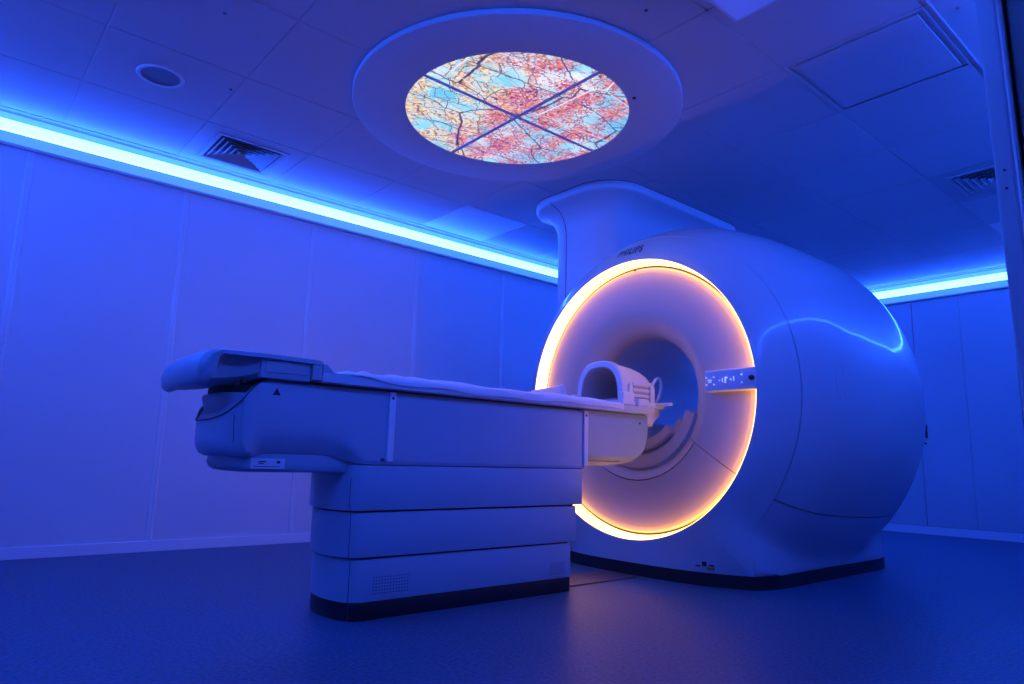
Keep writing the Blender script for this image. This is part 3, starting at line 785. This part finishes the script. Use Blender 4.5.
# table top slab
bm = bmesh.new()
tp = [(1.049, 0.829), (2.86, 0.829), (2.905, 0.846), (2.915, 0.856), (2.90, 0.866), (1.049, 0.866)]
prism_x(bm, tp, TX-0.220, TX+0.220, bev=0.006)
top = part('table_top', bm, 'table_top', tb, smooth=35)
bm = bmesh.new(); prism_x(bm, [(1.049, 0.855), (1.100, 0.855), (1.098, 0.863), (1.080, 0.870), (1.066, 0.893), (1.049, 0.893)], TX-0.2195, TX+0.2195, bev=0.004)
part('step', bm, 'table', tb, smooth=35)
part('slide_rail', bx(TX-0.172, TX+0.172, 1.06, 2.88, 0.8215, 0.8295), 'seam', tb)
# raised foot end: thin lid, front grip plate, inner core, side block, post
bm = bmesh.new(); rr = []
EP = [(0.656, 0.787), (0.640, 0.783), (0.624, 0.788), (0.614, 0.803), (0.611, 0.828), (0.616, 0.858), (0.630, 0.882), (0.655, 0.898), (0.690, 0.906), (0.85, 0.908), (1.040, 0.906), (1.047, 0.900), (1.046, 0.888), (0.85, 0.890), (0.70, 0.889), (0.670, 0.880), (0.658, 0.855), (0.655, 0.82)]
for k in range(33):
    u = -1+2*k/32; a = abs(u)
    lift = 0.045*max(0, (a-0.84)/0.16)**2
    wi = max(0.0, (a-0.96)/0.04)
    row = []
    for y, z in EP:
        kf = max(0.0, min(1.0, (0.72-y)/0.08))
        yy = y+(0.018*a**3+0.016*wi**2)*kf
        zz = z+(lift*max(0, (0.86-z)/0.075) if y < 0.66 else 0)-(0.004*wi**2 if z > 0.895 else 0)
        row.append((TX+0.222*u, yy+0.010*kf, zz))
    rr.append(row)
loft(bm, rr)
part('end_shell', bm, 'table', tb, smooth=40)
bm = bmesh.new(); rr = []
for y, hw, zb in ((0.66, 0.19, 0.79), (0.70, 0.178, 0.793), (0.74, 0.172, 0.798), (0.78, 0.174, 0.806), (0.82, 0.186, 0.816), (0.85, 0.200, 0.824)):
    rr.append([(TX-hw*0.8, y, zb), (TX-hw, y, zb+0.02), (TX-hw-0.012, y, 0.889), (TX+hw+0.012, y, 0.889), (TX+hw, y, zb+0.02), (TX+hw*0.8, y, zb)])
loft(bm, rr); part('end_core', bm, 'table_grey', tb, smooth=40)
sb = part('side_block', bx(TX-0.208, TX+0.208, 0.835, 1.010, 0.826, 0.889, bev=0.006), 'table', tb, smooth=40)
part('inset_panel', bx(TX+0.206, TX+0.2105, 0.850, 0.998, 0.846, 0.884, bev=0.001), 'table_grey', sb)
part('end_post', bx(TX-0.219, TX+0.219, 1.012, 1.048, 0.834, 0.889, bev=0.004), 'table_grey', tb, smooth=40)
for y, z in ((0.768, 0.801), (0.792, 0.812)):
    part('pivot_pin', disc(bmesh.new(), (TX+0.176, y, z), 0.009, 0.014, 'x', 12), 'dark', tb)

# ------------------------------------------------------------------ things on the table
# padded sheet, wrinkled at its foot end
bm = bmesh.new(); NY, NXs = 120, 30
def pad_row(j):
    y = 1.150+(2.655-1.150)*j/NY
    e = math.sqrt(min(1, max(0.03, (y-1.150)/0.05)))
    wv = 0.004*math.sin(y*9)+0.003*math.sin(y*23+1)
    hw = 0.2255+0.0012*math.sin(y*14)+0.0010*math.sin(y*37)
    ramp_ = min(1, max(0, (y-1.20)/0.14))
    drop = 0.003+(0.019+0.004*math.sin(y*7+1)+0.003*math.sin(y*19))*ramp_*ramp_*(3-2*ramp_)
    out_, in_ = [], []
    for i in range(NXs+1):
        u = -1+2*i/NXs
        wr_ = 0.010*math.exp(-((y-1.21)/0.08)**2)*(0.6+0.6*math.sin(y*90+u*5))+0.004*math.exp(-((y-1.35)/0.12)**2)*math.sin(y*60+2)
        z = 0.8685+(0.019+wv+wr_)*(1-abs(u)**8)*e
        out_.append((TX+hw*u, y, z)); in_.append((TX+0.2215*u, y, 0.8668))
    L_ = [(TX-hw-0.0012, y, 0.866-drop*0.5), (TX-hw, y, 0.866-drop)]; R__ = [(TX+hw+0.0012, y, 0.866-drop*0.5), (TX+hw, y, 0.866-drop)]
    Li = [(TX-0.2222, y, 0.8662-drop*0.5), (TX-0.2225, y, 0.866-drop+0.0005)]; Ri = [(TX+0.2225, y, 0.866-drop+0.0005), (TX+0.2222, y, 0.8662-drop*0.5)]
    return L_[::-1]+out_+R__+Ri+in_[::-1]+Li
PR = loft(bm, [pad_row(j) for j in range(NY+1)], True, False)
for row in (PR[0], PR[-1]):
    n_ = len(row)//2
    for k in range(n_-1): bm.faces.new((row[k], row[k+1], row[-2-k], row[-1-k]))
tag(obj('table_pad', bm, 'pad', None, smooth=60), 'thin white wrinkled sheet pad lying along the patient table', 'pad')

# head coil
hc = thing('head_coil', 'white arched head coil standing on the table at the bore', 'head coil', (-2.445, 2.87, 0.868))
HX, HB = -2.445, 0.895
def arch(y, hw, h, n=24, zb=HB, e=0.74):
    out = []
    for k in range(n+1):
        a = PI*k/n; c_, s_ = math.cos(a), math.sin(a)
        out.append((HX+hw*math.copysign(abs(c_)**e, c_), y, zb+h*abs(s_)**e if k not in (0, n) else zb))
    return out
outer = [(2.700, 0.158, 0.208), (2.706, 0.163, 0.214), (2.735, 0.163, 0.214), (2.745, 0.156, 0.206), (2.80, 0.152, 0.203), (2.87, 0.148, 0.197), (2.93, 0.142, 0.186), (2.98, 0.133, 0.168), (3.02, 0.118, 0.140), (3.04, 0.09, 0.105)]
inner = [(3.04, 0.088, 0.103), (2.99, 0.094, 0.118), (2.95, 0.100, 0.140), (2.85, 0.112, 0.158), (2.74, 0.122, 0.172), (2.704, 0.126, 0.178), (2.700, 0.131, 0.183)]
bm = bmesh.new(); loft(bm, [arch(*o) for o in ([inner[-1]]+outer)], False, False)
part('shell', bm, 'coil', hc, smooth=40)
bm = bmesh.new(); loft(bm, [arch(*o) for o in inner], False, False); 
part('inner_liner', bm, 'coil_inner', hc, smooth=40)
part('floor_cushion', bx(HX-0.115, HX+0.115, 2.71, 2.98, HB-0.01, HB+0.012, bev=0.005), 'coil_inner', hc)
bt = part('base_tray', bx(HX-0.170, HX+0.170, 2.690, 3.040, 0.868, HB, bev=0.008, seg=3), 'coil', hc, smooth=40)
for s in (-1, 1):
    part('side_cheek', bx(HX+s*0.165-0.02, HX+s*0.165+0.02, 2.675, 2.770, 0.868, 0.938, bev=0.012, seg=3), 'coil', hc, smooth=40)
    part('side_cheek', bx(HX+s*0.172-0.016, HX+s*0.172+0.016, 2.795, 2.885, 0.868, 0.908, bev=0.008, seg=3), 'coil', hc, smooth=40)
    part('latch', bx(HX+s*0.150-0.014, HX+s*0.150+0.014, 2.925, 2.962, 0.890, 0.985, bev=0.006), 'coil', hc, smooth=40)
    part('latch', bx(HX+s*0.160-0.008, HX+s*0.160+0.008, 2.752, 2.772, 0.925, 0.985, bev=0.004), 'coil', hc, smooth=40)
    # side window with bars
    part('window_recess', bx(HX+s*0.146-0.008, HX+s*0.146+0.008, 2.800, 2.915, 0.915, 0.995, bev=0.004), 'coil_inner', hc)
    for z in (0.926, 0.956, 0.986):
        part('window_bar', bx(HX+s*0.152-0.008, HX+s*0.152+0.008, 2.79, 2.92, z-0.008, z+0.008, bev=0.003), 'coil', hc, smooth=40)
hp = []
for k in range(25):
    a = -0.55*PI+1.35*PI*k/24
    hp.append((HX+0.10, 3.055+0.046*math.cos(a), 0.975+0.062*math.sin(a)+0.03*math.cos(a)))
hp = [(HX+0.10, 3.01, 0.90)]+hp+[(HX+0.10, 3.00, 1.01)]
part('handle', tube(bmesh.new(), hp, 0.0085, 10), 'coil', hc, smooth=60)
bm = bmesh.new(); prism_z(bm, [(HX-0.10, 2.94), (HX+0.16, 2.955), (-2.205, 2.985), (-2.198, 3.005), (-2.215, 3.020), (HX+0.14, 3.040), (HX-0.10, 3.05)], 0.884, 0.898, bev=0.004)
part('lever_plate', bm, 'coil', hc, smooth=40)
bm = bmesh.new(); prism_x(bm, [(2.92, 0.862), (2.93, 0.80), (2.99, 0.775), (3.00, 0.81), (3.05, 0.83), (3.06, 0.899), (2.92, 0.899)], HX-0.09, HX+0.125, bev=0.006); part('plug_block', bm, 'coil', hc, smooth=40)

# flat connector wedge on the far edge of the table
t = thing('coil_connector', 'small white connector wedge on far table edge beside the head coil', 'connector', (-2.60, 2.5, 0.872))
bm = bmesh.new(); prism_x(bm, [(2.36, 0.9005), (2.625, 0.9005), (2.625, 0.975), (2.60, 0.986), (2.36, 0.930)], -2.632, -2.602, bev=0.006); part('wedge', bm, 'coil', t, smooth=40)
for y, z in ((2.585, 0.945), (2.60, 0.925), (2.56, 0.92)):
    part('socket', disc(bmesh.new(), (-2.602, y, z), 0.006, 0.002, 'x', 12), 'panel_plastic', t)

# floor plate between table and scanner
tag(obj('floor_plate', bx(-2.60, -2.36, 2.42, 2.90, 0.0002, 0.006, bev=0.002), 'metal_plate'), 'flat metal floor plate between table pedestal and scanner', 'floor plate')
